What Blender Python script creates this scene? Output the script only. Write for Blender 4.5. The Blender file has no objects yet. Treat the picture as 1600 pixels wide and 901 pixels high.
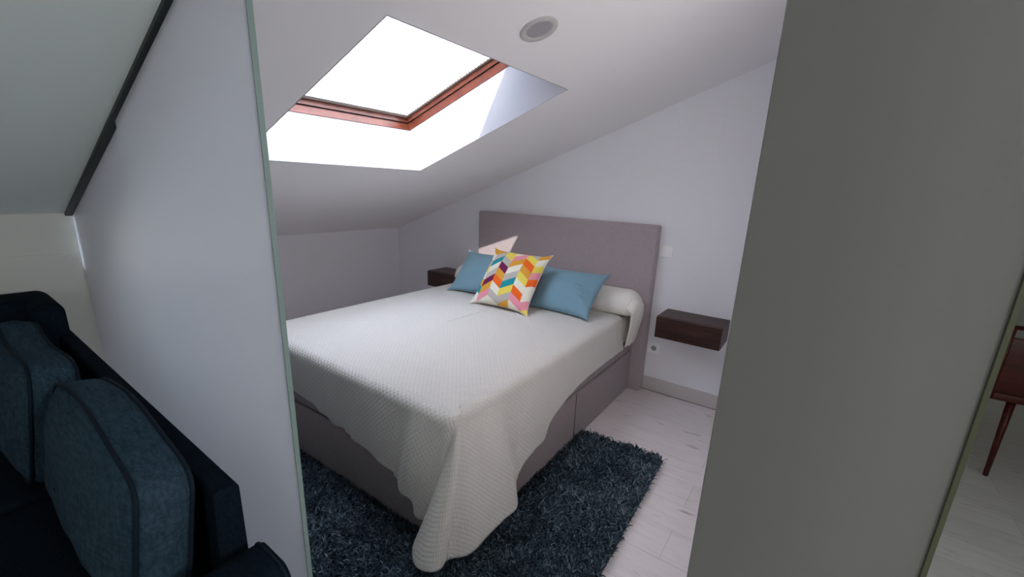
import bpy, bmesh, math, random
import numpy as np
from mathutils import Vector, Matrix

scene = bpy.context.scene
COL = scene.collection
random.seed(4); RNG = np.random.default_rng(7)

# ------------------------------------------------------------------ camera
W_, H_ = 1600, 901
FPX, YAW, PITCH, ROLL = 672.15, 35.204, 14.923, 2.193
CAM = np.array([3.735, -3.067, 1.458]); PX, PY = 804.3, 470.6
cd = bpy.data.cameras.new('camera'); cam = bpy.data.objects.new('camera', cd); COL.objects.link(cam)
a, b, c = map(math.radians, (YAW, PITCH, ROLL))
fw = Vector((-math.sin(a)*math.cos(b), math.cos(a)*math.cos(b), -math.sin(b)))
rt = fw.cross(Vector((0, 0, 1))).normalized(); up = rt.cross(fw)
r2 = math.cos(c)*rt + math.sin(c)*up; u2 = -math.sin(c)*rt + math.cos(c)*up
M = Matrix((r2, u2, -fw)).transposed().to_4x4(); M.translation = Vector(CAM)
cam.matrix_world = M
cd.sensor_width = 36; cd.sensor_fit = 'HORIZONTAL'; cd.lens = FPX/W_*36
cd.shift_x = (W_/2-PX)/W_; cd.shift_y = (PY-H_/2)/W_
cd.clip_start = 0.02
scene.camera = cam

# ------------------------------------------------------------------ light
vs = scene.view_settings
vs.view_transform = 'Standard'; vs.look = 'None'; vs.gamma = 1; vs.use_curve_mapping = False
vs.exposure = 0.0
scene.cycles.max_bounces = 16; scene.cycles.diffuse_bounces = 12; scene.cycles.sample_clamp_indirect = 12
wd = bpy.data.worlds.new('sky'); scene.world = wd; wd.use_nodes = True
nt = wd.node_tree; bg = nt.nodes['Background']
tc = nt.nodes.new('ShaderNodeTexCoord'); nz = nt.nodes.new('ShaderNodeTexNoise'); cr = nt.nodes.new('ShaderNodeValToRGB')
nz.inputs['Scale'].default_value = 1.6; nz.inputs['Detail'].default_value = 3
cr.color_ramp.elements[0].position = .45; cr.color_ramp.elements[0].color = (.74, .84, 1, 1)
cr.color_ramp.elements[1].position = .6; cr.color_ramp.elements[1].color = (1, .985, .97, 1)
nt.links.new(tc.outputs['Generated'], nz.inputs['Vector']); nt.links.new(nz.outputs['Fac'], cr.inputs['Fac'])
nt.links.new(cr.outputs['Color'], bg.inputs['Color']); bg.inputs['Strength'].default_value = 17.0
sd = bpy.data.lights.new('sun', 'SUN'); sun = bpy.data.objects.new('sun', sd); COL.objects.link(sun)
sd.energy = 6.0; sd.angle = math.radians(.6); sd.color = (1, .94, .88)
sun.rotation_euler = Vector((-.536, 1.438, -1)).to_track_quat('-Z', 'Y').to_euler()
sun.location = (4, -5, 6)

# room constants: x to the right along the headboard wall, y towards it, z up
HK, SL = .984, .369
SC = math.hypot(1, SL)
def ceil(x): return HK + SL*x
E1 = np.array([1, 0, SL])/SC; NN = np.array([-SL, 0, 1])/SC
XA, XB, YA, YB = 1.497, 2.57, -2.126, -1.03
GY = -2.60                       # glass partition plane
XR, XR2 = 3.672, 3.862           # partition wall
XFLAT = 4.6                      # where the slope meets the flat ceiling

def area(name, loc, direction, sx, sy, power, color, portal=False):
    l = bpy.data.lights.new(name, 'AREA'); l.shape = 'RECTANGLE'; l.size = sx; l.size_y = sy
    l.energy = power; l.color = color
    if portal: l.cycles.is_portal = True
    o = bpy.data.objects.new(name, l); COL.objects.link(o); o.location = loc
    o.rotation_euler = Vector(direction).to_track_quat('-Z', 'Y').to_euler()
    return o
_c = np.array([(XA+XB)/2, (YA+YB)/2, ceil((XA+XB)/2)]) + NN*.40
area('skylight_portal', _c, -NN, 1.15, 1.25, 1, (1, 1, 1), portal=True)
area('living_window_light', (6.5, -2.75, 1.85), (-1, -.45, .05), .4, 1.0, 42, (.93, 1.0, .98))
area('rear_fill_light', (4.2, -6.0, 1.7), (-.05, 1, -.05), 1.2, 1.0, 17, (.95, 1, 1))  # added fill from behind the camera, no window modelled; lifts the foot drape
area('hall_window_light', (6.4, 1.6, 1.5), (-1, .4, .15), 1.2, 1.0, .8, (.95, 1.0, .88))

# ------------------------------------------------------------------ helpers
def setp(o, **k):
    for q, v in k.items(): o[q] = v
    return o
def worigin(p):
    v = np.zeros(3)
    while p: v += np.array(p.location); p = p.parent
    return v
def obj(name, verts, faces, mat, parent=None, smooth=False, kind=None):
    v = np.asarray(verts, float).reshape(-1, 3) - worigin(parent)
    me = bpy.data.meshes.new(name); me.from_pydata([tuple(t) for t in v], [], faces)
    me.update()
    o = bpy.data.objects.new(name, me); COL.objects.link(o)
    for m in (mat if isinstance(mat, (list, tuple)) else [mat]): me.materials.append(m)
    if smooth:
        me.polygons.foreach_set('use_smooth', [True]*len(me.polygons))
    if parent: o.parent = parent
    if kind: o['kind'] = kind
    return o
def thing(name, label, cat, loc, group=None):
    o = bpy.data.objects.new(name, None); COL.objects.link(o); o.location = loc; o.empty_display_size = .1
    o['label'] = label; o['category'] = cat
    if group: o['group'] = group
    return o
def tag(o, label, cat, group=None):
    o['label'] = label; o['category'] = cat
    if group: o['group'] = group
    return o
class MB:
    def __init__(s): s.v = []; s.f = []
    def add(s, V, Fs):
        n = len(s.v); s.v += [tuple(map(float, t)) for t in V]; s.f += [tuple(i+n for i in f) for f in Fs]; return s
    def quad(s, *p): return s.add(p, [tuple(range(len(p)))])
    def box(s, x0, x1, y0, y1, z0, z1, fn=None):
        V = [(x, y, z) for x in (x0, x1) for y in (y0, y1) for z in (z0, z1)]
        if fn: V = [fn(*t) for t in V]
        return s.add(V, [(0, 1, 3, 2), (4, 6, 7, 5), (0, 4, 5, 1), (2, 3, 7, 6), (0, 2, 6, 4), (1, 5, 7, 3)])
    def rbox(s, x0, x1, y0, y1, z0, z1, r=.01, n=3, fn=None):
        bm = bmesh.new(); bmesh.ops.create_cube(bm, size=1)
        for v in bm.verts:
            v.co = Vector(((x0+x1)/2+v.co.x*(x1-x0), (y0+y1)/2+v.co.y*(y1-y0), (z0+z1)/2+v.co.z*(z1-z0)))
        bmesh.ops.bevel(bm, geom=list(bm.edges), offset=r, segments=n, profile=.5, affect='EDGES')
        bm.verts.index_update()
        V = [tuple(v.co) for v in bm.verts]
        if fn: V = [fn(*t) for t in V]
        s.add(V, [tuple(v.index for v in f.verts) for f in bm.faces]); bm.free(); return s
    def tube(s, pts, r, n=8, closed=False):
        pts = [Vector(p) for p in pts]; N = len(pts); rs = r if isinstance(r, (list, tuple)) else [r]*N
        V = []; prev = None
        for i, p in enumerate(pts):
            if closed: t = (pts[(i+1) % N]-pts[i-1])
            else: t = pts[min(i+1, N-1)]-pts[max(i-1, 0)]
            t.normalize()
            if prev is None: a_ = t.orthogonal().normalized()
            else: a_ = (prev - t*prev.dot(t)).normalized()
            prev = a_; b_ = t.cross(a_)
            for k in range(n):
                q = 2*math.pi*k/n; V.append(tuple(p + (a_*math.cos(q)+b_*math.sin(q))*rs[i]))
        Fs = []
        for i in range(N if closed else N-1):
            j = (i+1) % N
            for k in range(n): Fs.append((i*n+k, i*n+(k+1) % n, j*n+(k+1) % n, j*n+k))
        if not closed: Fs += [tuple(range(n))[::-1], tuple((N-1)*n+k for k in range(n))]
        return s.add(V, Fs)
    def build(s, name, mat, parent=None, smooth=False, kind=None):
        return obj(name, s.v, s.f, mat, parent, smooth, kind)
def smooth_angle(o, deg=40):
    o.data.polygons.foreach_set('use_smooth', [True]*len(o.data.polygons))
    try: o.data.set_sharp_from_angle(angle=math.radians(deg))
    except Exception: pass
    return o
def grid_faces(n, m, off=0, wrap=False):
    return [(off+i*m+j, off+i*m+j+1, off+(i+1)*m+j+1, off+(i+1)*m+j) for i in range(n-1) for j in range(m-1)]

# smooth value noise in numpy
def vnoise(x, y, seed=0):
    x = np.asarray(x, float); y = np.asarray(y, float)
    tbl = np.random.default_rng(seed).random((64, 64))
    xi = np.floor(x).astype(int); yi = np.floor(y).astype(int); fx = x-xi; fy = y-yi
    fx = fx*fx*(3-2*fx); fy = fy*fy*(3-2*fy)
    g = lambda i, j: tbl[i % 64, j % 64]
    return (g(xi, yi)*(1-fx)*(1-fy)+g(xi+1, yi)*fx*(1-fy)+g(xi, yi+1)*(1-fx)*fy+g(xi+1, yi+1)*fx*fy)*2-1

# ------------------------------------------------------------------ materials
def mat(name, col, rough=.6, spec=.3, **kw):
    m = bpy.data.materials.new(name); m.use_nodes = True
    b_ = m.node_tree.nodes['Principled BSDF']
    b_.inputs['Base Color'].default_value = (*col, 1); b_.inputs['Roughness'].default_value = rough
    b_.inputs['Specular IOR Level'].default_value = spec
    for k, v in kw.items(): b_.inputs[k].default_value = v
    return m
def nodes(m): return m.node_tree, m.node_tree.nodes['Principled BSDF']
def coords(nt_, scale=(1, 1, 1), kind='Object'):
    t = nt_.nodes.new('ShaderNodeTexCoord'); mp = nt_.nodes.new('ShaderNodeMapping')
    mp.inputs['Scale'].default_value = scale; nt_.links.new(t.outputs[kind], mp.inputs['Vector']); return mp.outputs[0]
def noise(nt_, vec, scale, detail=4, rough=.6):
    n = nt_.nodes.new('ShaderNodeTexNoise'); n.inputs['Scale'].default_value = scale
    n.inputs['Detail'].default_value = detail; n.inputs['Roughness'].default_value = rough
    nt_.links.new(vec, n.inputs['Vector']); return n.outputs['Fac']
def ramp(nt_, fac, stops):
    r = nt_.nodes.new('ShaderNodeValToRGB'); e = r.color_ramp.elements
    e[0].position, e[0].color = stops[0][0], (*stops[0][1], 1); e[1].position, e[1].color = stops[-1][0], (*stops[-1][1], 1)
    for p, c_ in stops[1:-1]:
        q = e.new(p); q.color = (*c_, 1)
    nt_.links.new(fac, r.inputs['Fac']); return r.outputs['Color']
def bump(nt_, b_, h, strength=.3, dist=.002):
    n = nt_.nodes.new('ShaderNodeBump'); n.inputs['Strength'].default_value = strength; n.inputs['Distance'].default_value = dist
    nt_.links.new(h, n.inputs['Height']); nt_.links.new(n.outputs[0], b_.inputs['Normal'])
def plaster(name, col):
    m = mat(name, col, .85, .15); t, b_ = nodes(m); v = coords(t)
    n = noise(t, v, 160, 3); bump(t, b_, n, .12, .001); return m
def fabric(name, c1, c2, scale=320, rough=.95, bs=.4, sheen=.2, stretch=(1, 1, .35), big=0):
    m = mat(name, c1, rough, .05); t, b_ = nodes(m)
    b_.inputs['Sheen Weight'].default_value = sheen
    n1 = noise(t, coords(t, stretch), scale, 2); n2 = noise(t, coords(t, (stretch[2], 1, stretch[0])), scale, 2)
    mx = t.nodes.new('ShaderNodeMath'); mx.operation = 'ADD'; t.links.new(n1, mx.inputs[0]); t.links.new(n2, mx.inputs[1])
    hf = t.nodes.new('ShaderNodeMath'); hf.operation = 'MULTIPLY'; hf.inputs[1].default_value = .5; t.links.new(mx.outputs[0], hf.inputs[0])
    t.links.new(ramp(t, hf.outputs[0], [(.35, c1), (.65, c2)]), b_.inputs['Base Color'])
    bump(t, b_, hf.outputs[0], bs, .0015); return m
def wood(name, c1, c2, c3, rough=.45, axis=(1.2, 14, 14), bscale=3):
    m = mat(name, c1, rough, .35); t, b_ = nodes(m); v = coords(t, axis)
    n = noise(t, v, bscale, 8, .65)
    t.links.new(ramp(t, n, [(.3, c1), (.52, c2), (.7, c3)]), b_.inputs['Base Color'])
    bump(t, b_, n, .1, .001); return m

M_WALL = plaster('white_wall_paint', (.85, .845, .88))
M_CEIL = plaster('white_ceiling_paint', (.85, .84, .85))
M_OUTC = plaster('living_ceiling_paint', (.74, .79, .765))
M_REAR = plaster('low_bounce_wall_grey', (.12, .12, .12))  # unseen living walls, coloured dark to cut bounce onto the sofa
M_OUTW = plaster('living_wall_paint', (.62, .61, .57))
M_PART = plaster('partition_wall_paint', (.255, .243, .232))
M_SHAFT = plaster('darkened_reveal_white', (.40, .395, .425))  # ceiling white darkened in colour to hold back glare in the shaft
M_SKIRT = mat('baseboard_lacquer', (.60, .56, .55), .5, .3)
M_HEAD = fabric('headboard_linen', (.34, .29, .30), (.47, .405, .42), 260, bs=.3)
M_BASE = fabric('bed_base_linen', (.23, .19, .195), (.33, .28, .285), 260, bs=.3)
M_DARK = mat('shadow_gap', (.02, .02, .02), .9, .1)
M_WALNUT = wood('walnut', (.022, .010, .009), (.050, .022, .018), (.090, .042, .032), .4)
M_FRAME = wood('reddish_window_wood', (.065, .013, .006), (.10, .022, .010), (.14, .034, .015), .4, (3, 3, 3), 4)
M_BLUE = fabric('blue_cushion_cotton', (.165, .290, .370), (.205, .345, .425), 420, bs=.25)
M_PLAST = mat('white_plastic', (.96, .955, .96), .35, .4)
M_LAMPR = mat('downlight_ring', (.52, .50, .50), .4, .4)
M_LAMPD = mat('downlight_diffuser', (.36, .34, .36), .5, .3)
M_ALU = mat('dark_aluminium', (.035, .045, .045), .45, .4, Metallic=.6)
M_OLIVE = mat('olive_metal_trim', (.11, .115, .065), .4, .4)
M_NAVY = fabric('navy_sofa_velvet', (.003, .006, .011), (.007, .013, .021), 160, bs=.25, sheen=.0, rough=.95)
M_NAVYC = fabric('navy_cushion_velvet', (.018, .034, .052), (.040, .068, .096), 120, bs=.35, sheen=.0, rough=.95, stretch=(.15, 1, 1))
M_PIPE = mat('navy_piping', (.004, .011, .020), .8, .2)
M_RED = wood('red_chair_wood', (.05, .007, .005), (.085, .012, .008), (.12, .02, .013), .35)
M_SLAT = bpy.data.materials.new('blind_slat'); M_SLAT.use_nodes = True
t = M_SLAT.node_tree; t.nodes.clear()
o_ = t.nodes.new('ShaderNodeOutputMaterial'); ms = t.nodes.new('ShaderNodeMixShader'); d_ = t.nodes.new('ShaderNodeBsdfDiffuse'); tr = t.nodes.new('ShaderNodeBsdfTranslucent')
d_.inputs[0].default_value = (.85, .85, .88, 1); tr.inputs[0].default_value = (.85, .85, .9, 1); ms.inputs[0].default_value = .04
t.links.new(d_.outputs[0], ms.inputs[1]); t.links.new(tr.outputs[0], ms.inputs[2]); t.links.new(ms.outputs[0], o_.inputs[0])
M_RAIL = mat('blind_rail', (.42, .415, .38), .4, .4)

# frosted glass: lets the bedroom's daylight through, with a smooth face
M_FROST = bpy.data.materials.new('frosted_white_glass'); M_FROST.use_nodes = True
t = M_FROST.node_tree; t.nodes.clear()
o_ = t.nodes.new('ShaderNodeOutputMaterial'); ms = t.nodes.new('ShaderNodeMixShader'); d_ = t.nodes.new('ShaderNodeBsdfDiffuse'); tr = t.nodes.new('ShaderNodeBsdfTranslucent')
m2 = t.nodes.new('ShaderNodeMixShader'); gl = t.nodes.new('ShaderNodeBsdfGlossy'); fr = t.nodes.new('ShaderNodeFresnel')
d_.inputs[0].default_value = (.75, .80, .82, 1); tr.inputs[0].default_value = (.94, .97, 1, 1); ms.inputs[0].default_value = .95
gl.inputs['Roughness'].default_value = .18; fr.inputs[0].default_value = 1.35
t.links.new(d_.outputs[0], ms.inputs[1]); t.links.new(tr.outputs[0], ms.inputs[2])
t.links.new(fr.outputs[0], m2.inputs[0]); t.links.new(ms.outputs[0], m2.inputs[1]); t.links.new(gl.outputs[0], m2.inputs[2]); t.links.new(m2.outputs[0], o_.inputs[0])
M_GEDGE = mat('green_glass_edge', (.20, .265, .25), .25, .5)
M_GLASS = bpy.data.materials.new('window_glass'); M_GLASS.use_nodes = True
t = M_GLASS.node_tree; t.nodes.clear()
o_ = t.nodes.new('ShaderNodeOutputMaterial'); ms = t.nodes.new('ShaderNodeMixShader'); d_ = t.nodes.new('ShaderNodeBsdfTransparent'); gl = t.nodes.new('ShaderNodeBsdfGlossy')
gl.inputs['Roughness'].default_value = .02; ms.inputs[0].default_value = .05
t.links.new(d_.outputs[0], ms.inputs[1]); t.links.new(gl.outputs[0], ms.inputs[2]); t.links.new(ms.outputs[0], o_.inputs[0])

# whitewashed planks
M_FLOOR = mat('whitewashed_oak_planks', (.6, .56, .52), .42, .35); t, b_ = nodes(M_FLOOR)
v = coords(t)
bk = t.nodes.new('ShaderNodeTexBrick'); bk.offset = .37; t.links.new(v, bk.inputs['Vector'])
bk.inputs['Color1'].default_value = (.86, .79, .79, 1); bk.inputs['Color2'].default_value = (.79, .725, .725, 1); bk.inputs['Mortar'].default_value = (.60, .55, .54, 1)
bk.inputs['Scale'].default_value = 1; bk.inputs['Mortar Size'].default_value = .0012; bk.inputs['Brick Width'].default_value = 1.3; bk.inputs['Row Height'].default_value = .19
g1 = noise(t, coords(t, (1.6, 14, 1)), 3, 8, .7)
g2 = noise(t, coords(t, (3.5, 12, 1)), 1.6, 2, .5)
c1_ = ramp(t, g1, [(.25, (.84, .825, .82)), (.5, (1, 1, 1)), (.8, (1.05, 1.045, 1.04))])
c2_ = ramp(t, g2, [(.20, (.45, .42, .40)), (.34, (1, 1, 1)), (1, (1, 1, 1))])
def mult(t, A, B):
    mx = t.nodes.new('ShaderNodeMix'); mx.data_type = 'RGBA'; mx.blend_type = 'MULTIPLY'; mx.inputs[0].default_value = 1
    t.links.new(A, mx.inputs[6]); t.links.new(B, mx.inputs[7]); return mx.outputs[2]
t.links.new(mult(t, mult(t, bk.outputs['Color'], c1_), c2_), b_.inputs['Base Color'])
bump(t, b_, g1, .08, .001)

# white matelasse coverlet, quilted in small scales
M_COV = mat('white_matelasse_cotton', (.63, .60, .565), .9, .15); t, b_ = nodes(M_COV)
b_.inputs['Sheen Weight'].default_value = .1
uvn = coords(t, (1, 1, 1), 'UV')
def nd(kind, **k):
    n_ = t.nodes.new(kind)
    for q_, v_ in k.items(): setattr(n_, q_, v_)
    return n_
def math_(op, a_, b2=None):
    n_ = nd('ShaderNodeMath', operation=op)
    for i_, q_ in enumerate((a_, b2)):
        if q_ is None: continue
        if isinstance(q_, (int, float)): n_.inputs[i_].default_value = q_
        else: t.links.new(q_, n_.inputs[i_])
    return n_.outputs[0]
sx = nd('ShaderNodeSeparateXYZ'); t.links.new(uvn, sx.inputs[0])
wob = math_('MULTIPLY', noise(t, uvn, 30, 2), 2.2)
ux = math_('ADD', math_('MULTIPLY', sx.outputs['X'], 2*math.pi/.024), wob)
uy = math_('ADD', math_('MULTIPLY', sx.outputs['Y'], 2*math.pi/.026), wob)
# staggered little pillows: product of two waves, every other row shifted
cell = math_('ABSOLUTE', math_('MULTIPLY', math_('SINE', math_('MULTIPLY', math_('ADD', ux, uy), .5)), math_('SINE', math_('MULTIPLY', math_('SUBTRACT', ux, uy), .5))))
cell = math_('POWER', cell, .45)
fn = noise(t, uvn, 320, 2)
ma = nd('ShaderNodeMath', operation='MULTIPLY_ADD'); ma.inputs[1].default_value = .18
t.links.new(fn, ma.inputs[0]); t.links.new(cell, ma.inputs[2])
bump(t, b_, ma.outputs[0], .6, .0042)
M_COVP = fabric('white_plain_cotton', (.78, .745, .69), (.83, .80, .745), 300, bs=.2, sheen=.05)

# shag: blue grey with variation per tuft
M_SHAG = mat('blue_grey_shag', (.05, .08, .11), .75, .2); t, b_ = nodes(M_SHAG)
at = t.nodes.new('ShaderNodeAttribute'); at.attribute_name = 'tuft'
t.links.new(ramp(t, at.outputs['Fac'], [(0, (.012, .024, .038)), (.55, (.065, .102, .140)), (1, (.24, .315, .385))]), b_.inputs['Base Color'])

# ------------------------------------------------------------------ room shell
Y0, Y1, X1 = -6.1, 2.6, 6.6
XK = .727                                   # knee wall of the living side
MB().quad((-.05, Y0-.1, 0), (X1+.1, Y0-.1, 0), (X1+.1, Y1+.1, 0), (-.05, Y1+.1, 0)).build('floor', M_FLOOR, kind='structure')
# sloped ceiling with the skylight hole; bedroom side then living side
cb = MB(); P = lambda x, y: (x, y, ceil(x))
xs = [-.15, XA, XB, XFLAT]; ys = [GY, YA, YB, .1]
for i in range(3):
    for j in range(3):
        if i == 1 and j == 1: continue
        if i == 2: continue
        cb.quad(P(xs[i], ys[j]), P(xs[i], ys[j+1]), P(xs[i+1], ys[j+1]), P(xs[i+1], ys[j]))
cb.quad(P(XB, GY), P(XB, .1), P(XR+.1, .1), P(XR+.1, GY))
cb.build('ceiling', M_CEIL, kind='structure')
zf = ceil(XFLAT)
lc = MB()
lc.quad(P(XK-.1, Y0-.1), P(XK-.1, GY), P(XFLAT, GY), P(XFLAT, Y0-.1))
lc.quad(P(XR+.1, GY), P(XR+.1, Y1+.1), P(XFLAT, Y1+.1), P(XFLAT, GY))
lc.quad((XFLAT, Y0-.1, zf), (XFLAT, Y1+.1, zf), (X1+.1, Y1+.1, zf), (X1+.1, Y0-.1, zf))
lc.build('ceiling_living', M_OUTC, kind='structure')
# headboard wall with a slightly proud access hatch
MB().quad((-.1, 0, 0), (XR+.05, 0, 0), (XR+.05, 0, ceil(XR+.05)+.05), (-.1, 0, ceil(-.1)+.05)).build('wall_back', M_WALL, kind='structure')
h = MB().rbox(2.829, 3.104, -.004, .01, 1.66, 1.934, .002, 1).build('access_hatch', M_WALL)
tag(h, 'flush white painted access hatch high on the headboard wall', 'hatch')
MB().quad((0, GY, 0), (0, .1, 0), (0, .1, HK+.05), (0, GY, HK+.05)).build('wall_left', M_WALL, kind='structure')
kw = MB()
kw.quad((XK, Y0-.1, 0), (XK, GY+.02, 0), (XK, GY+.02, ceil(XK)+.03), (XK, Y0-.1, ceil(XK)+.03))
kw.box(XK-.01, XK+.008, Y0-.1, GY+.005, 0, 1.062)
kw.build('wall_living_left', M_OUTW, kind='structure')
# strip closing the gap between both knee walls behind the glass
MB().box(-.02, XK, GY+.02, GY+.06, 0, ceil(0)).add([(-.02, GY+.04, ceil(0)-.1), (XK, GY+.04, ceil(0)-.1), (XK, GY+.04, ceil(XK)), (-.02, GY+.04, ceil(0))], [(0, 1, 2, 3)]).build('wall_left_return', M_WALL, kind='structure')
MB().quad((XR-.0005, GY+.03, 0), (XR-.0005, 0, 0), (XR-.0005, 0, ceil(XR)), (XR-.0005, GY+.03, ceil(XR))).build('wall_right_lining', M_WALL, kind='structure')
w2 = bpy.data.objects.new('fill_window', None); COL.objects.link(w2); w2['kind'] = 'structure'; w2.location = (XR-.01, -1.6, 1.35)  # added window, hidden by the partition, as fill for bed side and floor
w2f = MB()
for (ya_, yb_, za_, zb_) in ((-2.10, -1.10, .75, .80), (-2.10, -1.10, 1.90, 1.95), (-2.10, -2.05, .80, 1.90), (-1.15, -1.10, .80, 1.90)):
    w2f.box(XR-.014, XR-.001, ya_, yb_, za_, zb_)
w2f.build('window_frame', M_SKIRT, w2)
M_LIT = mat('glowing_fill_pane', (.8, .8, .8), .4, .3)  # pane glows by itself as fill light
M_LIT.node_tree.nodes['Principled BSDF'].inputs['Emission Color'].default_value = (1, .93, .90, 1)
M_LIT.node_tree.nodes['Principled BSDF'].inputs['Emission Strength'].default_value = 1.75
MB().box(XR-.008, XR-.001, -2.05, -1.15, .80, 1.90).build('pane', M_LIT, w2)
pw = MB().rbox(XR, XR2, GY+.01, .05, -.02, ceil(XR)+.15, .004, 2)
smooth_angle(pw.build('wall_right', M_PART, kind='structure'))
MB().box(XR2-.002, XR2+.0015, GY+.006, GY+.0115, 0, 2.6).build('trim_1', M_OLIVE, kind='structure')
# rest of the living side: far wall, right wall, rear wall
MB().quad((XR2, Y1, 0), (X1, Y1, 0), (X1, Y1, zf+.05), (XR2, Y1, zf+.05)).build('wall_far', M_OUTW, kind='structure')
MB().quad((X1, Y0, 0), (X1, Y1, 0), (X1, Y1, zf+.05), (X1, Y0, zf+.05)).build('wall_living_right', M_REAR, kind='structure')
MB().quad((XK-.1, Y0, 0), (X1, Y0, 0), (X1, Y0, zf+.05), (XK-.1, Y0, zf+.05)).build('wall_rear', M_REAR, kind='structure')
MB().quad((XR2, .05, 0), (XR2, Y1, 0), (XR2, Y1, ceil(XR2)), (XR2, .05, ceil(XR2))).build('wall_hall_left', M_OUTW, kind='structure')
# baseboards
smooth_angle(MB().rbox(2.80, XR, -.014, .01, .004, .105, .003, 2).build('baseboard_back', M_SKIRT, kind='structure'))
MB().box(2.80, XR, -.012, .005, 0, .005).build('baseboard_shade_strip', M_DARK, kind='structure')  # near-black strip stands for the shade under the baseboard
MB().rbox(-.01, .013, GY+.07, -.02, .0, .105, .003, 2).build('baseboard_left', M_SKIRT, kind='structure')

# ------------------------------------------------------------------ skylight
def L(u, y, h):                      # u = x on the ceiling line, y, h = distance out along the roof normal
    q = np.array([u, y, ceil(u)]) + NN*h; return tuple(q)
def ring(mb, u0, u1, y0, y1, w, h0, h1):
    for (a0, a1, b0, b1) in ((u0-w, u0, y0-w, y1+w), (u1, u1+w, y0-w, y1+w), (u0, u1, y0-w, y0), (u0, u1, y1, y1+w)):
        mb.box(a0, a1, b0, b1, h0, h1, fn=L)
    return mb
D = .267
sh = MB()
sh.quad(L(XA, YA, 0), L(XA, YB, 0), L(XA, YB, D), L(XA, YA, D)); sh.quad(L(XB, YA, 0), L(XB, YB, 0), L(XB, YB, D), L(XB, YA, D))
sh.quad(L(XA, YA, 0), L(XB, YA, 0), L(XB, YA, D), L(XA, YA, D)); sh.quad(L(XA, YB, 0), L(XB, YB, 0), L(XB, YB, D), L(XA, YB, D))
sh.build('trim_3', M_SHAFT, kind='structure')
MBr = MB()
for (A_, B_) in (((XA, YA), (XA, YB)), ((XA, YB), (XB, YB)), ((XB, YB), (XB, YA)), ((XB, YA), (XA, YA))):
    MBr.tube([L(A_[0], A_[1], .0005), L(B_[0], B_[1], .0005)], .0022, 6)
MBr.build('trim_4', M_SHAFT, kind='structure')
wf = bpy.data.objects.new('window_1', None); COL.objects.link(wf); wf['kind'] = 'structure'; wf.location = L((XA+XB)/2, (YA+YB)/2, D)
fb = MB(); ring(fb, XA+.004, XB-.004, YA+.004, YB-.004, .055, D, D+.045)
smooth_angle(fb.build('window_frame', M_FRAME, wf))
fs = MB(); ring(fs, XA+.010, XB-.010, YA+.010, YB-.010, .055, D+.046, D+.085)
fs.build('window_sash', M_FRAME, wf)
gap = MB(); ring(gap, XA+.012, XB-.012, YA+.012, YB-.012, .03, D+.0445, D+.0465); gap.build('frame_gap', M_DARK, wf)
MB().quad(L(XA-.03, YA-.03, D+.10), L(XB+.03, YA-.03, D+.10), L(XB+.03, YB+.03, D+.10), L(XA-.03, YB+.03, D+.10)).build('pane', M_GLASS, wf)
# venetian blind in the sash
bl = thing('venetian_blind', 'white slatted blind with pale side rails across the roof window', 'blind', L((XA+XB)/2, (YA+YB)/2, D+.08))
for (y0_, y1_) in ((YB-.030, YB-.012), (YA+.012, YA+.030)):
    MB().box(XA+.012, XB-.012, y0_, y1_, D+.078, D+.092, fn=L).build('side_rail', M_RAIL, bl)
MB().box(XA+.012, XA+.040, YA+.012, YB-.013, D+.079, D+.093, fn=L).build('bottom_rail', M_RAIL, bl)
MB().box(XB-.19, XB-.012, YA+.012, YB-.013, D+.079, D+.10, fn=L).build('head_rail', M_RAIL, bl)
sl = MB(); n = 38
for i in range(n):
    u = XA+.055+i*(XB-.2-XA-.06)/n
    dx, dh = .0085, .0062
    ya, yb = YA+.031, YB-.034
    sl.quad(L(u-dx, ya, D+.087-dh), L(u-dx, yb, D+.087-dh), L(u+dx, yb, D+.087+dh), L(u+dx, ya, D+.087+dh))
sl.build('slats', M_SLAT, bl)
M_DOT = mat('reddish_slat_hole', (.16, .04, .035), .5, .3)  # small red boxes stand for slat holes showing the wooden frame
dt = MB()
for i in range(n):
    u = XA+.06+i*(XB-.2-XA-.06)/n
    dt.box(u-.002, u+.002, YB-.042, YB-.036, D+.074, D+.080, fn=L)
dt.build('slat_hole_dots', M_DOT, bl)

# recessed downlight in the sloped ceiling
dcx, dcy = 2.77, -1.614
dl = thing('recessed_downlight', 'round white recessed downlight in the sloped ceiling beside the skylight', 'ceiling light', (dcx, dcy, ceil(dcx)))
def disc(mb, prof, n=48):
    # prof: list of (radius, height below the ceiling)
    V = []
    for r_, h_ in prof:
        for k in range(n):
            q = 2*math.pi*k/n
            V.append(tuple(np.array([dcx, dcy, ceil(dcx)]) + E1*r_*math.cos(q) + np.array([0, 1, 0])*r_*math.sin(q) - NN*h_))
    Fs = [(i*n+k, i*n+(k+1) % n, (i+1)*n+(k+1) % n, (i+1)*n+k) for i in range(len(prof)-1) for k in range(n)]
    return mb.add(V, Fs)
disc(MB(), [(.0705, -.001), (.0705, .003), (.068, .0055), (.055, .0065), (.050, .0045), (.047, .001)]).build('trim_ring', M_LAMPR, dl, True)
disc(MB(), [(.0475, .0015), (.02, .0015), (.0005, .0015)]).build('diffuser', M_LAMPD, dl, True)

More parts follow.
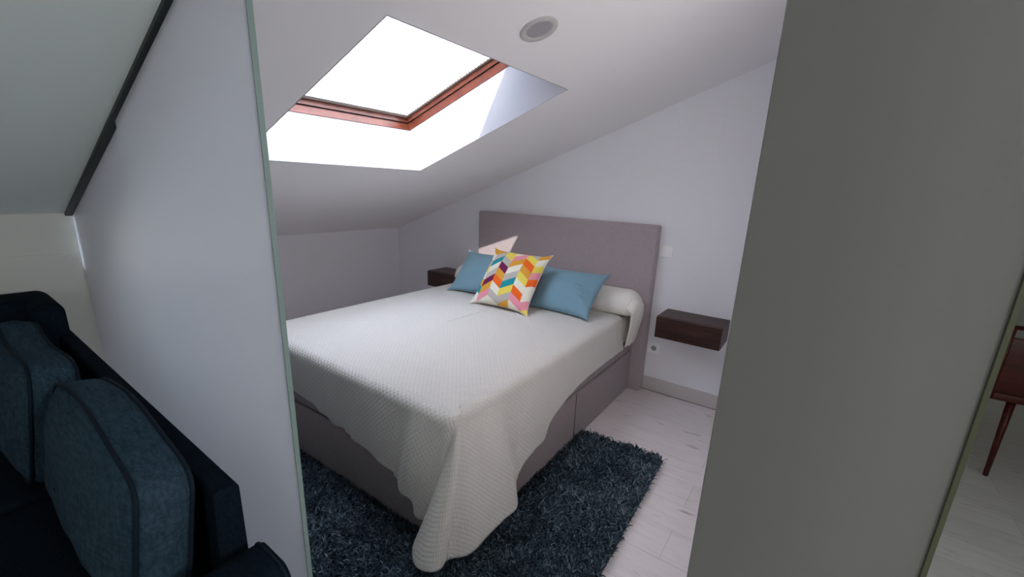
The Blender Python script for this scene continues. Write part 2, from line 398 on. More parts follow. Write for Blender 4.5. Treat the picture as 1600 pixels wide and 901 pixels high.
# ------------------------------------------------------------------ frosted glass sliding panels and their track
def slope_box(mb, x0, x1, y0, y1, zb0, ztop):
    V = [(x, y, z) for x in (x0, x1) for y in (y0, y1) for z in (zb0, ztop(x))]
    return mb.add(V, [(0, 1, 3, 2), (4, 6, 7, 5), (0, 4, 5, 1), (2, 3, 7, 6), (0, 2, 6, 4), (1, 5, 7, 3)])
XG = 2.741
d1 = bpy.data.objects.new('door_1', None); COL.objects.link(d1); d1['kind'] = 'structure'; d1.location = (2.2, GY, 0)
top = lambda x: ceil(x)-.008
slope_box(MB(), 1.757, XG-.003, GY-.002, GY+.010, .012, top).build('glass_panel', M_FROST, d1)
slope_box(MB(), XG-.003, XG, GY-.002, GY+.010, .012, top).build('panel_edge', M_GEDGE, d1)
d2 = bpy.data.objects.new('door_2', None); COL.objects.link(d2); d2['kind'] = 'structure'; d2.location = (1.2, GY+.012, 0)
slope_box(MB(), XK-.02, 1.7560, GY+.0105, GY+.019, .012, top).build('glass_panel', M_FROST, d2)
tk = MB(); V = []
for x in (XK, 3.66):
    for y in (GY-.016, GY+.022):
        for dz in (-.013, 0.01): V.append((x, y, ceil(x)+dz))
tk.add(V, [(0, 1, 3, 2), (4, 6, 7, 5), (0, 4, 5, 1), (2, 3, 7, 6), (0, 2, 6, 4), (1, 5, 7, 3)])
tk.build('trim_5', M_ALU, kind='structure')

# ------------------------------------------------------------------ bed
BA = math.radians(1.07); BX, BY = 2.721, -.094
def B(x, y, z=0):
    dx, dy = x-BX, y-BY
    return (BX+dx*math.cos(BA)-dy*math.sin(BA), BY+dx*math.sin(BA)+dy*math.cos(BA), z)
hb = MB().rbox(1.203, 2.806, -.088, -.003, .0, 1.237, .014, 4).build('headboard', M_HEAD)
smooth_angle(hb)
tag(hb, 'tall taupe linen upholstered headboard standing against the white wall', 'headboard')
bed = thing('storage_bed', 'double bed with taupe linen storage base under the white coverlet', 'bed', B(1.97, -1.06))
bx0, bx1, by0, by1 = 1.215, 2.721, -2.030, -.100
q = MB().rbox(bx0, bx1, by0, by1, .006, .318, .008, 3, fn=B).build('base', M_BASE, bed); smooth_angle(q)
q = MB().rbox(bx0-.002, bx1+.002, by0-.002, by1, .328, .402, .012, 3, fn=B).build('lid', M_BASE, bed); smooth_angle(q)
MB().box(bx0+.012, bx1-.012, by0+.012, by1-.01, .31, .335, fn=B).build('lid_gap', M_DARK, bed)
q = MB().rbox(bx0+.004, bx1-.004, by0+.004, by1-.004, .403, .612, .035, 4, fn=B).build('mattress', M_COVP, bed); smooth_angle(q)
MB().tube([B(bx1+.0005, -1.0, .01), B(bx1+.0005, -1.0, .316)], .0022, 6).build('base_seam', M_DARK, bed)

# coverlet -------------------------------------------------------
cov = thing('coverlet', 'white quilted coverlet draped over the bed with one corner touching the rug', 'coverlet', (1.97, -1.1, .63))
ZT = .630; RR = .042
def xe(y): return 2.719 + (-y-.33)*.0235        # right edge line of the drape
def xl(y): return 1.168 + (-y-.33)*.004
YH, YF = -.34, -2.052
# hem in 3D, right side then corner fan then foot (hem point, top point parameter, outward bulge at mid height)
hem = [
 # (hem xyz), (top anchor x, y), normal angle(deg), bulge
 ((2.745, -.34, .398), (0, -.34), 0, 0), ((2.750, -.666, .399), (0, -.60), 0, .0), ((2.755, -1.049, .378), (0, -.95), 0, .002),
 ((2.760, -1.199, .347), (0, -1.12), 0, .003), ((2.770, -1.36, .291), (0, -1.27), 0, .004), ((2.777, -1.410, .239), (0, -1.36), 0, .003),
 ((2.787, -1.504, .239), (0, -1.48), 0, .006), ((2.802, -1.642, .222), (0, -1.62), 0, .0), ((2.815, -1.700, .190), (0, -1.70), 0, -.004),
 ((2.870, -1.766, .139), (0, -1.78), 0, .018), ((2.885, -1.871, .150), (0, -1.86), -4, .030), ((2.875, -1.985, .140), (0, -1.94), -14, .018),
 ((2.860, -2.074, .114), (0, -1.985), -30, .024), ((2.812, -2.140, .104), (0, -2.005), -45, .030), ((2.822, -2.172, .104), (0, -2.015), -50, .034),
 ((2.812, -2.198, .108), (0, -2.02), -55, .030), ((2.765, -2.205, .092), (0, -2.022), -62, .028), ((2.674, -2.172, .078), (0, -2.025), -70, .022),
 ((2.655, -2.15, .105), (-.002, -2.03), -76, .010),
 ((2.655, -2.085, .12), (-.012, -2.04), -84, -.004), ((2.640, -2.062, .125), (-.03, -2.052), -88, -.002),
 ((2.587, -2.070, .130), (-.06, -2.052), -90, .0), ((2.572, -2.088, .200), (-.11, -2.052), -90, .008), ((2.523, -2.088, .223), (-.17, -2.052), -90, .014),
 ((2.444, -2.068, .259), (-.26, -2.052), -90, -.002), ((2.398, -2.072, .285), (-.31, -2.052), -90, .006), ((2.241, -2.066, .297), (-.48, -2.052), -90, .010),
 ((2.151, -2.058, .317), (-.57, -2.052), -90, .0), ((1.95, -2.056, .338), (-.79, -2.052), -90, .004), ((1.82, -2.055, .369), (-.93, -2.052), -90, .002),
 ((1.628, -2.055, .388), (-1.12, -2.052), -90, .002), ((1.40, -2.056, .385), (-1.36, -2.052), -90, 0), ((1.26, -2.062, .34), (-1.50, -2.052), -92, 0), ((1.17, -2.10, .28), (-1.555, -2.05), -115, .004),
 ((1.10, -2.08, .25), (-1.575, -2.035), -140, .006), ((1.135, -1.98, .30), (-1.58, -1.98), -170, .004), ((1.155, -1.80, .36), (-1.58, -1.80), -180, .0), ((1.155, -1.2, .38), (-1.57, -1.2), -180, 0), ((1.16, -.34, .38), (-1.555, -.34), -180, 0)]
K = []
for hpt, (ax, ay), ang, bu in hem:
    xr = xe(ay)
    K.append([*hpt, xr+ax, ay, ang, bu])
K = np.array(K)
# parameter = cumulative length of hem + anchor
dd = np.linalg.norm(np.diff(K[:, :3], axis=0), axis=1)*.5 + np.linalg.norm(np.diff(K[:, 3:5], axis=0), axis=1)*.5
S = np.concatenate([[0], np.cumsum(dd)])
NC = 560
ss = np.linspace(0, S[-1], NC)
def catmull(S, Kv, s):
    # monotone-ish cubic Hermite
    m = np.gradient(Kv, S); out = np.zeros_like(s)
    i = np.clip(np.searchsorted(S, s)-1, 0, len(S)-2); h_ = S[i+1]-S[i]; u = (s-S[i])/h_
    d = (Kv[1:]-Kv[:-1])/(S[1:]-S[:-1])
    m0 = m[i]; m1 = m[i+1]
    return (2*u**3-3*u**2+1)*Kv[i] + (u**3-2*u**2+u)*h_*m0 + (-2*u**3+3*u**2)*Kv[i+1] + (u**3-u**2)*h_*m1
KK = np.stack([catmull(S, K[:, k], ss) for k in range(7)], 1)
NR = 44
V = []; UV = []
ang = np.radians(KK[:, 5]); nx, ny = np.cos(ang), np.sin(ang)
rows = []
nrnd = 7
for j in range(nrnd):                # rounding arc
    q = math.pi/2*j/(nrnd-1)
    x = KK[:, 3] + nx*RR*(math.sin(q)-1); y = KK[:, 4] + ny*RR*(math.sin(q)-1); z = np.full(NC, ZT-RR*(1-math.cos(q)))
    rows.append(np.stack([x, y, z], 1))
base = rows[-1]
for j in range(1, NR+1):
    u = j/NR
    # move from the edge of the mattress down and out to the hem
    lat = u**1.25
    x = base[:, 0]+(KK[:, 0]-base[:, 0])*lat; y = base[:, 1]+(KK[:, 1]-base[:, 1])*lat; z = base[:, 2]+(KK[:, 2]-base[:, 2])*u
    bg_ = KK[:, 6]*np.sin(math.pi*u**.8)
    # soft folds that grow towards the hem
    fold = .008*np.sin(ss*38+1.3*np.sin(ss*9))*u**1.2 + .006*vnoise(ss*9, np.full(NC, u*2.2), 3)*u*(1-.3*u)
    fold = fold*(.12+np.exp(-((ss-S[20]-.30)/.55)**2))
    dmp = (KK[:, 6] >= -.001)*1.0
    x += nx*(bg_+fold*dmp); y += ny*(bg_+fold*dmp)
    rows.append(np.stack([x, y, z], 1))
V = np.concatenate(rows); nr = len(rows)
F = [(i*NC+j, i*NC+j+1, (i+1)*NC+j+1, (i+1)*NC+j) for i in range(nr-1) for j in range(NC-1)]
# make sure the cloth stays outside the base and above the rug
V[:, 2] = np.maximum(V[:, 2], .052)
# uv: follow real lengths
edge_s = np.concatenate([[0], np.cumsum(np.linalg.norm(np.diff(KK[:, :3]*.5+np.c_[KK[:, 3:5], KK[:, 2]]*.5, axis=0), axis=1))])
down = np.zeros((nr, NC))
for i in range(1, nr): down[i] = down[i-1]+np.linalg.norm(rows[i]-rows[i-1], axis=1)
fan = np.stack([KK[:, 3]+nx*0, KK[:, 4]], 1)
UV = np.zeros((nr, NC, 2))
for i in range(nr):
    UV[i, :, 0] = KK[:, 3]+nx*down[i]; UV[i, :, 1] = KK[:, 4]+ny*down[i]
UV = UV.reshape(-1, 2)
# top: every column runs on inwards to the spine of the bed
NT = 46
topr = []
P0 = rows[0]; cx_ = 1.95
cyy = np.clip(P0[:, 1], -1.25, YH)
tx = 1.0-(1.0-np.linspace(0, 1, NT+1)[1:])**1.0
for q in tx[::-1]:
    x = P0[:, 0]+(cx_-P0[:, 0])*q; y = P0[:, 1]+(cyy-P0[:, 1])*q
    dr = np.minimum.reduce([np.abs(P0[:, 0]-cx_)*0+(2.70-x), x-1.20, y+2.02]); e = np.clip(dr/.30, 0, 1); e = e*e*(3-2*e)
    topr.append(np.stack([x, y, ZT+.008*e+.0022*vnoise(x*5, y*5, 9)*e], 1))
nt_ = len(topr)
V = np.concatenate(topr+[V]); UV = np.concatenate([np.concatenate(topr)[:, :2], UV])
nall = nr+nt_
F = [(i*NC+j, i*NC+j+1, (i+1)*NC+j+1, (i+1)*NC+j) for i in range(nall-1) for j in range(NC-1)]
co = obj('quilt', V, F, M_COV, cov, True)
uvl = co.data.uv_layers.new(name='UVMap')
idx = np.zeros(len(co.data.loops), int); co.data.loops.foreach_get('vertex_index', idx)
uvl.data.foreach_set('uv', UV[idx].astype(np.float32).ravel())
bm = bmesh.new(); bm.from_mesh(co.data); bmesh.ops.remove_doubles(bm, verts=bm.verts, dist=.0004); bmesh.ops.recalc_face_normals(bm, faces=bm.faces); bm.to_mesh(co.data); bm.free()
sol = co.modifiers.new('thickness', 'SOLIDIFY'); sol.thickness = .005; sol.offset = -1 if False else 0

# the head end of the coverlet wrapped over the long pillow
def roll():
    # profile in (y, z) from the front crease over the top to the headboard and down
    prof = [(-.335, .634), (-.352, .655), (-.362, .69), (-.352, .735), (-.322, .772), (-.278, .793), (-.225, .797), (-.175, .785), (-.135, .758), (-.108, .71), (-.100, .655), (-.100, .60)]
    prof = np.array(prof); tt = np.linspace(0, 1, len(prof)); u = np.linspace(0, 1, 48)
    pr_ = np.stack([catmull(tt, prof[:, k], u) for k in range(2)], 1)
    cy, cz = -.225, .655
    xs_ = np.concatenate([np.linspace(1.10, 1.34, 24), np.linspace(1.36, 2.62, 46), np.linspace(2.635, 2.800, 26)])
    V = []
    for x in xs_:
        e0 = max(0, (1.34-x)/.24); e1 = max(0, (x-2.68)/.12); e = max(e0, e1)
        sc = math.sqrt(max(0, 1-e**2.4)) if e < 1 else 0
        for k, (y, z) in enumerate(pr_):
            k_ = .003*float(vnoise(x*8, k*.18, 5)) + .002*math.sin(x*40)*(e > 0)
            V.append((x, cy+(y-cy)*(.25+.75*sc), cz+(z-cz)*(.15+.85*sc)+k_))
    return V, grid_faces(len(xs_), 48)
V, F_ = roll()
obj('pillow_fold', V, F_, M_COVP, cov, True)
# side flap of that fold: hangs past the mattress side
fl = []; nf, mf = 30, 26
for i in range(nf):
    u = i/(nf-1)                                     # front crease -> headboard
    y = -.372+u*.262
    hemz = .425 + (.085*max(0, (u-.55)/.45)**1.5) - .012*math.sin(u*3)
    for j in range(mf):
        w_ = j/(mf-1)
        topz = .665+.10*math.sin(math.pi*min(1, max(0, .12+u*.85)))
        z = topz+(hemz-topz)*w_
        out = 2.762+.042*math.sin(math.pi*min(1, w_*.62+.30))*math.sin(math.pi*(.14+.76*u))**.6 - .012*w_
        out += .005*math.sin(u*19+1)*w_*(1-u*.5)
        if w_ < .12: out -= (.12-w_)*.35
        fl.append((out, y+.012*w_*(1-u), z))
q = obj('side_flap', fl, grid_faces(nf, mf), M_COVP, cov, True)
s_ = q.modifiers.new('thickness', 'SOLIDIFY'); s_.thickness = .006; s_.offset = 0

# ------------------------------------------------------------------ cushions
def rotm(a_, b_, c_):
    return np.array(Matrix.Rotation(a_, 3, 'Z') @ Matrix.Rotation(b_, 3, 'X') @ Matrix.Rotation(c_, 3, 'Y'))
def cushion_mesh(w, h, t_, n=72, pinch=.05, seed=1, wr=.004, extra=None, ear=.02):
    u = np.linspace(-1, 1, n); U, Vv = np.meshgrid(u, u, indexing='ij')
    X = U*w/2*(1-pinch*(1-Vv**2)*np.abs(U)**3) ; Z = Vv*h/2*(1-pinch*(1-U**2)*np.abs(Vv)**3)
    # corners pulled out into small ears
    k = (np.abs(U)*np.abs(Vv))**8
    X = X+np.sign(U)*k*ear; Z = Z+np.sign(Vv)*k*ear
    T = t_/2*((1-U**2)**.42*(1-Vv**2)**.42)*(1-.12*(U**2+Vv**2))
    out = []
    for sgn in (-1, 1):
        nz_ = wr*(vnoise((U+3)*2.2, (Vv+5)*2.2, seed+sgn)+.5*vnoise((U+3)*5, (Vv+5)*5, seed+7+sgn))*np.minimum(1, (1-U**2)*(1-Vv**2)*6)
        Y = sgn*(T+nz_)
        if extra is not None: Y = Y+extra(U, Vv, sgn)*np.minimum(1, (1-U**2)*(1-Vv**2)*9)
        out.append(np.stack([X, Y, Z], -1).reshape(-1, 3))
    f1 = grid_faces(n, n); f2 = [t[::-1] for t in grid_faces(n, n, n*n)]
    # weld borders by sharing indices
    mp = {}
    for i in range(n):
        for j in range(n):
            if i in (0, n-1) or j in (0, n-1): mp[n*n+i*n+j] = i*n+j
    f2 = [tuple(mp.get(i, i) for i in f) for f in f2]
    V_ = np.concatenate(out)
    border = [i*n for i in range(n)]+[(n-1)*n+j for j in range(1, n)]+[i*n+n-1 for i in range(n-2, -1, -1)]+[j for j in range(n-2, 0, -1)]
    return V_, f1+f2, border, U, Vv
def place(V_, c_, r_): return (rotm(*r_) @ V_.T).T + np.array(c_)
def clean(o):
    bm = bmesh.new(); bm.from_mesh(o.data)
    lo = [v for v in bm.verts if not v.link_faces]
    bmesh.ops.delete(bm, geom=lo, context='VERTS'); bmesh.ops.recalc_face_normals(bm, faces=bm.faces); bm.to_mesh(o.data); bm.free()

# blue cushions
def wrinkle(U, Vv, s):
    r_ = 0
    for (a0, b0, sl_, wd_, dp) in ((.62, -.05, -.5, .045, -.012), (.70, -.28, -.35, .05, -.012), (.55, .15, -.3, .04, -.006), (.82, -.45, -1.6, .05, -.010)):
        d = (Vv-b0)-sl_*(U-a0); r_ = r_+dp*np.exp(-(d/wd_)**2)*np.exp(-((U-a0)/.16)**2)
    return r_ if s < 0 else 0*U
for (c_, r_, w, h, lab, sd_, ex) in (
    ((2.338, -.486, .772), (-.050, -.84, -.018), .50, .355, 'blue cotton cushion right of the chevron cushion with a creased end', 11, wrinkle),
    ((1.628, -.500, .788), (.052, -.745, -.002), .50, .365, 'blue cotton cushion left of the chevron cushion, half hidden by it', 21, None)):
    th = thing('cushion', lab, 'cushion', (c_[0], c_[1]-.1, .64))
    V_, F_, bd, _, _ = cushion_mesh(w, h, .15, seed=sd_, extra=ex)
    o = obj('cover', place(V_, c_, r_), F_, M_BLUE, th, True)
    Vp = place(V_, c_, r_)
    clean(o)
    MB().tube([Vp[i] for i in bd], .0022, 5, True).build('edge_seam', M_BLUE, th, True)

# chevron cushion; colour runs per cell of the printed pattern
PAL = dict(c=(.74, .70, .58), g=(.47, .43, .39), y=(.76, .60, .10), o=(.66, .32, .045), r=(.80, .13, .02), t=(.02, .25, .29), m=(.16, .018, .07), p=(.76, .28, .34))
COLS = [('d', 'ocgycotcc'), ('u', 'ogtcgmopc'), ('d', 'yygmorcgc'), ('u', 'cpocgtygo'), ('d', 'gyroycrpc'), ('u', 'ocyprccpy')]
m = mat('chevron_print', (.7, .6, .5), .9, .1); t, b_ = nodes(m)
at = t.nodes.new('ShaderNodeAttribute'); at.attribute_name = 'print'; t.links.new(at.outputs['Color'], b_.inputs['Base Color'])
bump(t, b_, noise(t, coords(t), 420, 2), .2, .001)
th = thing('cushion', 'square cushion printed with a multicoloured chevron pattern, in front of the blue ones', 'cushion', (2.0, -.76, .64))
n = 190
V_, F_, bd, U, Vv = cushion_mesh(.455, .435, .15, n=n, seed=31, wr=.003, ear=.022)
o = obj('cover', place(V_, (2.003, -.677, .826), (.021, -.672, .005)), F_, m, th, True)
MB().tube([place(V_, (2.003, -.677, .826), (.021, -.672, .005))[i] for i in bd[::3]], .002, 5, True).build('edge_seam', M_COVP, th, True)
ca = o.data.color_attributes.new('print', 'FLOAT_COLOR', 'CORNER')
cols = np.ones((len(o.data.loops), 4), np.float32)
li = 0
edges_u = [0, .10, .30, .485, .695, .885, 1.0001]
for fi, p_ in enumerate(o.data.polygons):
    k = fi % ((n-1)*(n-1)); i, j = divmod(k, n-1)
    uu = (i+.5)/(n-1); vv = (j+.5)/(n-1)
    for q in range(6):
        if uu < edges_u[q+1]: break
    uf = (uu-edges_u[q])/.2
    if q == 0: uf = .5+uf
    d_, seq = COLS[q]
    tt = (1-vv)*8.0 + (.95*uf if d_ == 'u' else .95*(1-uf))
    ch = seq[int(tt) % len(seq)]
    cols[p_.loop_start:p_.loop_start+p_.loop_total, :3] = PAL[ch]
ca.data.foreach_set('color', cols.ravel())
clean(o)

# ------------------------------------------------------------------ floating nightstands
def nightstand(x0, x1, z0, z1, lab):
    th = thing('floating_nightstand', lab, 'nightstand', ((x0+x1)/2, -.13, z0), 'walnut nightstands either side of the bed')
    q = MB()
    q.rbox(x0, x1, -.235, -.002, z1-.018, z1, .0015, 1); q.rbox(x0, x1, -.235, -.002, z0, z0+.018, .0015, 1)
    q.box(x0, x0+.018, -.235, -.002, z0+.018, z1-.018); q.box(x1-.018, x1, -.235, -.002, z0+.018, z1-.018)
    q.box(x0+.01, x1-.01, -.02, -.004, z0+.01, z1-.01)
    q.build('case', M_WALNUT, th)
    smooth_angle(MB().rbox(x0+.001, x1-.001, -.256, -.237, z0+.001, z1-.0025, .0015, 1).build('drawer_front', M_WALNUT, th))
    MB().box(x0+.02, x1-.02, -.2375, -.2, z0+.02, z1-.02).build('drawer_box', M_DARK, th)
nightstand(2.917, 3.328, .510, .656, 'dark walnut floating nightstand right of the bed, below the light switch')
nightstand(.717, 1.128, .510, .656, 'dark walnut floating nightstand left of the bed, mostly hidden behind it')

# switch and socket
sw = thing('light_switch', 'white square light switch on the wall just right of the headboard', 'switch', (2.858, 0, 1.02))
smooth_angle(MB().rbox(2.815, 2.900, -.015, .0, 1.020, 1.098, .004, 2).build('plate', M_PLAST, sw))
smooth_angle(MB().rbox(2.829, 2.886, -.020, -.014, 1.032, 1.086, .002, 2).build('rocker', M_PLAST, sw))
so = thing('wall_socket', 'white square power socket low on the wall beneath the right nightstand', 'socket', (2.855, 0, .30))
smooth_angle(MB().rbox(2.812, 2.898, -.0105, .0, .298, .380, .004, 2).build('plate', M_PLAST, so))
def cyl_y(mb, x, z, r_, y0, y1, n=32):
    V = [(x+r_*math.cos(2*math.pi*k/n), y, z+r_*math.sin(2*math.pi*k/n)) for y in (y0, y1) for k in range(n)]
    return mb.add(V, [(k, (k+1) % n, n+(k+1) % n, n+k) for k in range(n)]+[tuple(range(n))])
rg = MB(); pts = [(2.855+.0215*math.cos(q*.2618), -.0112, .339+.0215*math.sin(q*.2618)) for q in range(24)]
rg.tube(pts, .0020, 6, True).build('socket_rim', M_PLAST, so, True)
cyl_y(MB(), 2.855, .339, .020, -.0112, -.0100).build('socket_well', M_LAMPD, so)
for dx in (-.0095, .0095): cyl_y(MB(), 2.855+dx, .339, .0028, -.0120, -.0100, 12).build('pin_hole', M_DARK, so)

# ------------------------------------------------------------------ shag rug
def rug():
    c00, c10, c11, c01 = np.array([1.30, -.93]), np.array([3.226, -.857]), np.array([3.290, -2.40]), np.array([1.33, -2.48])
    th = thing('shag_rug', 'dark blue grey shaggy rug lying on the floor partly under the bed', 'rug', (2.3, -1.7, 0))
    bk_ = MB()
    q = [(*p_, z) for z in (.0015, .012) for p_ in (c00, c10, c11, c01)]
    bk_.add(q, [(0, 3, 2, 1), (4, 5, 6, 7), (0, 1, 5, 4), (1, 2, 6, 5), (2, 3, 7, 6), (3, 0, 4, 7)])
    bk_.build('backing', M_SHAG, th)
    N = 95000
    u = RNG.random(N); v = RNG.random(N)
    P_ = (c00[None]*((1-u)*(1-v))[:, None]+c10[None]*(u*(1-v))[:, None]+c11[None]*(u*v)[:, None]+c01[None]*((1-u)*v)[:, None])
    keep = ~((P_[:, 0] < 2.66) & (P_[:, 1] > -1.97)) & ~((P_[:, 0] < 1.55))
    P_ = P_[keep]; N = len(P_)
    az = RNG.random(N)*2*np.pi; lean = .008+RNG.random(N)*.020; hgt = .016+RNG.random(N)*.024
    # clumps lean the same way
    ca_ = vnoise(P_[:, 0]*14, P_[:, 1]*14, 40)*3.5; az = np.where(RNG.random(N) < .6, ca_+.5*RNG.standard_normal(N), az)
    # keep clear of the bed
    wd_ = .0024+RNG.random(N)*.0022
    d = np.stack([np.cos(az), np.sin(az)], 1)*lean[:, None]
    s_ = np.stack([-np.sin(az), np.cos(az)], 1)
    near = (P_[:, 0] < 2.79) & (P_[:, 1] > -2.07)
    d[near] = np.abs(d[near])*np.array([1, -1])*.6
    hh = vnoise(P_[:, 0]*22, P_[:, 1]*22, 41)*.006
    levels = [(0, 0, 1.), (.30, .55, 1.15), (.75, .9, .9), (1.25, .93, .35)]
    nv = len(levels)*3
    VV = np.zeros((N, nv, 3))
    up_ = np.array([0, 0, 1])
    for k, (ld, lh, lw) in enumerate(levels):
        cxy = P_+d*ld
        zz = .008+(hgt+hh)*lh
        for m_ in range(3):
            ph = 2*math.pi*m_/3; ox = s_*math.cos(ph)*wd_[:, None]*lw + (d/lean[:, None])*math.sin(ph)*wd_[:, None]*lw*.8
            VV[:, k*3+m_, :2] = cxy+ox; VV[:, k*3+m_, 2] = zz+math.sin(2*np.pi*m_/3)*wd_*lw*.5*(1 if k > 1 else 0)
    fc = []
    for k in range(len(levels)-1):
        for m_ in range(3):
            a0, a1 = k*3+m_, k*3+(m_+1) % 3; fc.append((a0, a1, a1+3, a0+3))
    fc = np.array(fc)
    allf = (fc[None]+(np.arange(N)*nv)[:, None, None]).reshape(-1, 4)
    me = bpy.data.meshes.new('pile'); me.vertices.add(N*nv); me.vertices.foreach_set('co', (VV-np.array([2.3, -1.7, 0])).astype(np.float32).ravel())
    me.loops.add(len(allf)*4); me.loops.foreach_set('vertex_index', allf.astype(np.int32).ravel())
    me.polygons.add(len(allf)); me.polygons.foreach_set('loop_start', np.arange(len(allf), dtype=np.int32)*4)
    me.polygons.foreach_set('use_smooth', np.ones(len(allf), bool))
    me.update(calc_edges=True)
    at = me.attributes.new('tuft', 'FLOAT', 'POINT')
    tv_ = np.clip(.45+.28*RNG.standard_normal(N)+.18*vnoise(P_[:, 0]*5, P_[:, 1]*5, 42), 0, 1)
    at.data.foreach_set('value', np.repeat(tv_, nv).astype(np.float32))
    me.materials.append(M_SHAG)
    o = bpy.data.objects.new('pile', me); COL.objects.link(o); o.parent = th; o['kind'] = 'stuff'
rug()

# ------------------------------------------------------------------ sofa
sofa = thing('sofa', 'dark navy velvet sofa with its back against the frosted glass panel', 'sofa', (1.8, -3.15, 0))
def soft(x0, x1, y0, y1, z0, z1, r, puff=0, n=5, seed=0, tilt=0):
    mb = MB().rbox(x0, x1, y0, y1, z0, z1, r, n)
    return mb
SY = -2.724
WX, WY0, WY1 = 1.13, -2.842, -2.735
# back: top edge is thin and widens downwards
bk_ = MB(); prof = [(SY, .20), (SY, .748), (SY-.006, .758), (SY-.05, .760), (SY-.056, .752), (SY-.066, .42), (SY-.066, .20)]
nP = len(prof); V = [(x, y, z) for x in (.78, 2.715) for (y, z) in prof]
bk_.add(V, [tuple(range(nP))[::-1], tuple(range(nP, 2*nP))]+[(i, (i+1) % nP, nP+(i+1) % nP, nP+i) for i in range(nP)])
o = bk_.build('backrest', M_NAVY, sofa)
bv = o.modifiers.new('bevel', 'BEVEL'); bv.width = .006; bv.segments = 2
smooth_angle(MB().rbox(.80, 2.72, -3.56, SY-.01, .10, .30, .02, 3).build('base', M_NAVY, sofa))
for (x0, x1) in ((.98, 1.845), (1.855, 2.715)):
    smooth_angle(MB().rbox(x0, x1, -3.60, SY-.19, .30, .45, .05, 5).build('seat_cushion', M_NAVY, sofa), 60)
# right arm, softly rounded with piping
def arm_profile(x0, x1, z1, r_, n=8):
    pts = [(x0, .10)]
    for cx2, a0 in ((x0+r_, math.pi), (x1-r_, math.pi/2)):
        for k in range(n+1):
            q = a0-math.pi/2*k/n; pts.append((cx2+r_*math.cos(q), z1-r_+r_*math.sin(q)))
    return pts+[(x1, .10)]
ap = arm_profile(2.730, 2.888, .603, .042); na = len(ap)
ye = [-3.60, SY+.005, SY+.018, SY+.022]; ins = [0, 0, .003, .012]
V = [(x+(2.809-x)*i_/.079, y, z-i_) for y, i_ in zip(ye, ins) for (x, z) in ap]
Fs = [(i*na+k, i*na+k+1, (i+1)*na+k+1, (i+1)*na+k) for i in range(3) for k in range(na-1)]+[tuple(range(na))[::-1], tuple(3*na+k for k in range(na))]
smooth_angle(obj('armrest', V, Fs, M_NAVY, sofa), 50)
MB().tube([(x, SY+.008, z) for (x, z) in ap], .0035, 8).build('arm_piping', M_PIPE, sofa, True)
# left corner wing, higher than the back
wg = MB().rbox(.742, .985, -3.60, WY1, .10, .9055, .05, 7)
smooth_angle(wg.build('armrest', M_NAVY, sofa), 60)
smooth_angle(MB().rbox(.745, WX, WY0, WY1, .20, .905, .05, 7).build('corner_rest', M_NAVY, sofa), 60)
for (x, y) in ((.85, -3.5), (2.65, -3.5), (.85, -2.8), (2.65, -2.8)):
    MB().tube([(x, y, 0), (x, y, .10)], [.015, .022], 12).build('leg', M_WALNUT, sofa)

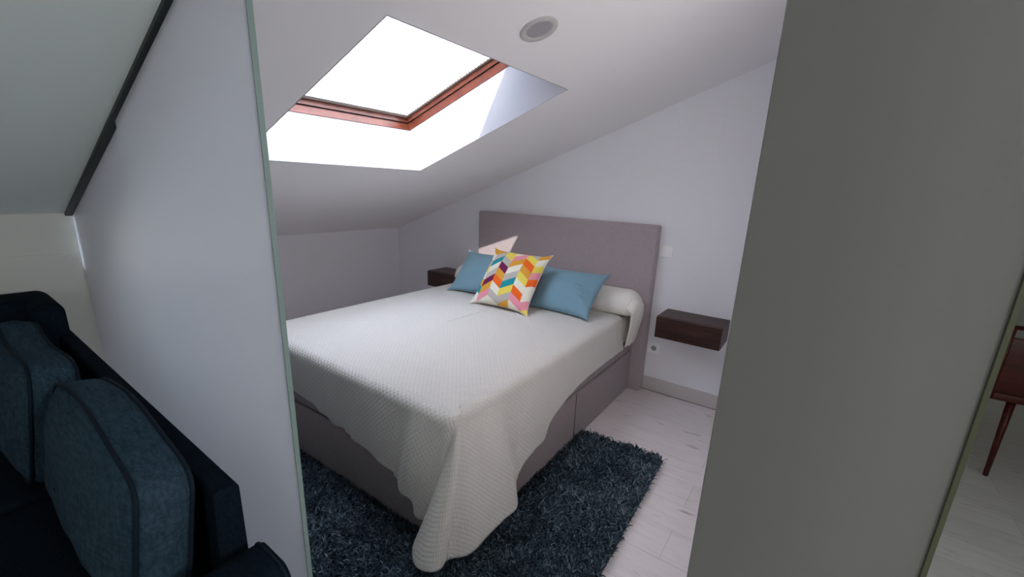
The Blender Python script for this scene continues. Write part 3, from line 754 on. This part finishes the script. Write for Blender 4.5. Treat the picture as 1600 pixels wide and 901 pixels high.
def back_cushion(x0, x1, yc, z0, z1, th_, lean, lab, seed, name='sofa_cushion'):
    """boxed cushion: front face, gusset, rear face and piping on both edges"""
    c_ = ((x0+x1)/2, yc, (z0+z1)/2)
    th = thing(name, lab, 'cushion', (c_[0], yc, z0), 'loose back cushions on the sofa')
    w, h = x1-x0, z1-z0
    R = rotm(0, lean, 0)
    def outline(n=160, ins=0, r_=.10):
        pts = []
        for k in range(n):
            q = 2*math.pi*k/n; cx_, sx_ = math.cos(q), math.sin(q); e = 8
            rr = (abs(cx_)**e+abs(sx_)**e)**(-1/e)
            x = cx_*rr*w/2; z = sx_*rr*h/2
            z += (.016*math.sin(3.1*x/w*2+seed))*(1 if sx_ > 0 else 0)*min(1, abs(sx_)*1.4)
            pts.append((x, z))
        return np.array(pts)
    O = outline(); n = len(O)
    rings = []
    # rear centre -> rear edge -> gusset -> front edge -> front centre
    for s_ in (.02, .3, .6, .85, .96): rings.append(np.c_[O[:, 0]*s_, np.full(n, th_/2+.010*(1-s_**3)), O[:, 1]*s_])
    rings.append(np.c_[O[:, 0], np.full(n, th_/2), O[:, 1]])
    for k, yy in enumerate(np.linspace(th_/2, -th_/2, 9)[1:-1]):
        bul = 1+.030*math.sin(math.pi*(k+1)/8); wv = .0035*vnoise(np.arange(n)*.33, np.full(n, k*1.1), seed)+.002*vnoise(np.arange(n)*.9, np.full(n, k*.5), seed+3)
        rings.append(np.c_[O[:, 0]*bul+np.sign(O[:, 0])*wv, np.full(n, yy), O[:, 1]*bul+np.sign(O[:, 1])*wv])
    rings.append(np.c_[O[:, 0], np.full(n, -th_/2), O[:, 1]])
    for s_ in (.96, .85, .6, .3, .02): rings.append(np.c_[O[:, 0]*s_, np.full(n, -th_/2-.060*(1-s_**3))+.004*vnoise(O[:, 0]*s_*9, O[:, 1]*s_*9, seed), O[:, 1]*s_])
    V_ = np.concatenate(rings); V_ = (R @ V_.T).T+np.array(c_)
    Fs = [(i*n+k, i*n+(k+1) % n, (i+1)*n+(k+1) % n, (i+1)*n+k) for i in range(len(rings)-1) for k in range(n)]
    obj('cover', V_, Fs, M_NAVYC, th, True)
    for sg in (1, -1):
        pp = (R @ np.c_[O[:, 0]*1.004, np.full(n, sg*(th_/2+.001)), O[:, 1]*1.004].T).T+np.array(c_)
        MB().tube([tuple(p_) for p_ in pp[::2]], .0052, 8, True).build('piping', M_PIPE, th, True)
back_cushion(1.87, 2.665, -2.868, .480, .836, .098, math.radians(-9), 'large navy boxed cushion at the right end of the sofa back', 2)
back_cushion(1.02, 1.84, -2.915, .452, .835, .105, math.radians(-9), 'large navy boxed cushion at the left end of the sofa back', 5)

# ------------------------------------------------------------------ dining chair seen past the partition wall
ch = thing('dining_chair', 'reddish wooden dining chair in the dim room beyond the partition wall', 'chair', (4.85, .4, 0))
smooth_angle(MB().rbox(4.60, 5.08, .17, .63, .445, .49, .012, 3).build('seat', M_RED, ch))
smooth_angle(MB().rbox(4.60, 5.08, .15, .172, .50, .80, .008, 2).build('backrest', M_RED, ch))
MB().tube([(4.61, .155, .855), (4.84, .135, .862), (5.07, .155, .855)], .011, 10).build('top_rail', M_RED, ch, True)
for (x, y, ox, oy) in ((4.71, .22, -.01, -.04), (4.97, .22, .01, -.04), (4.71, .58, -.01, .05), (4.97, .58, .01, .05)):
    MB().tube([(x+ox, y+oy, 0), (x, y, .45)], [.011, .019], 10).build('leg', M_RED, ch, True)
for x in (4.612, 5.068): MB().tube([(x, .16, .46), (x, .152, .862)], .010, 8).build('back_post', M_RED, ch, True)
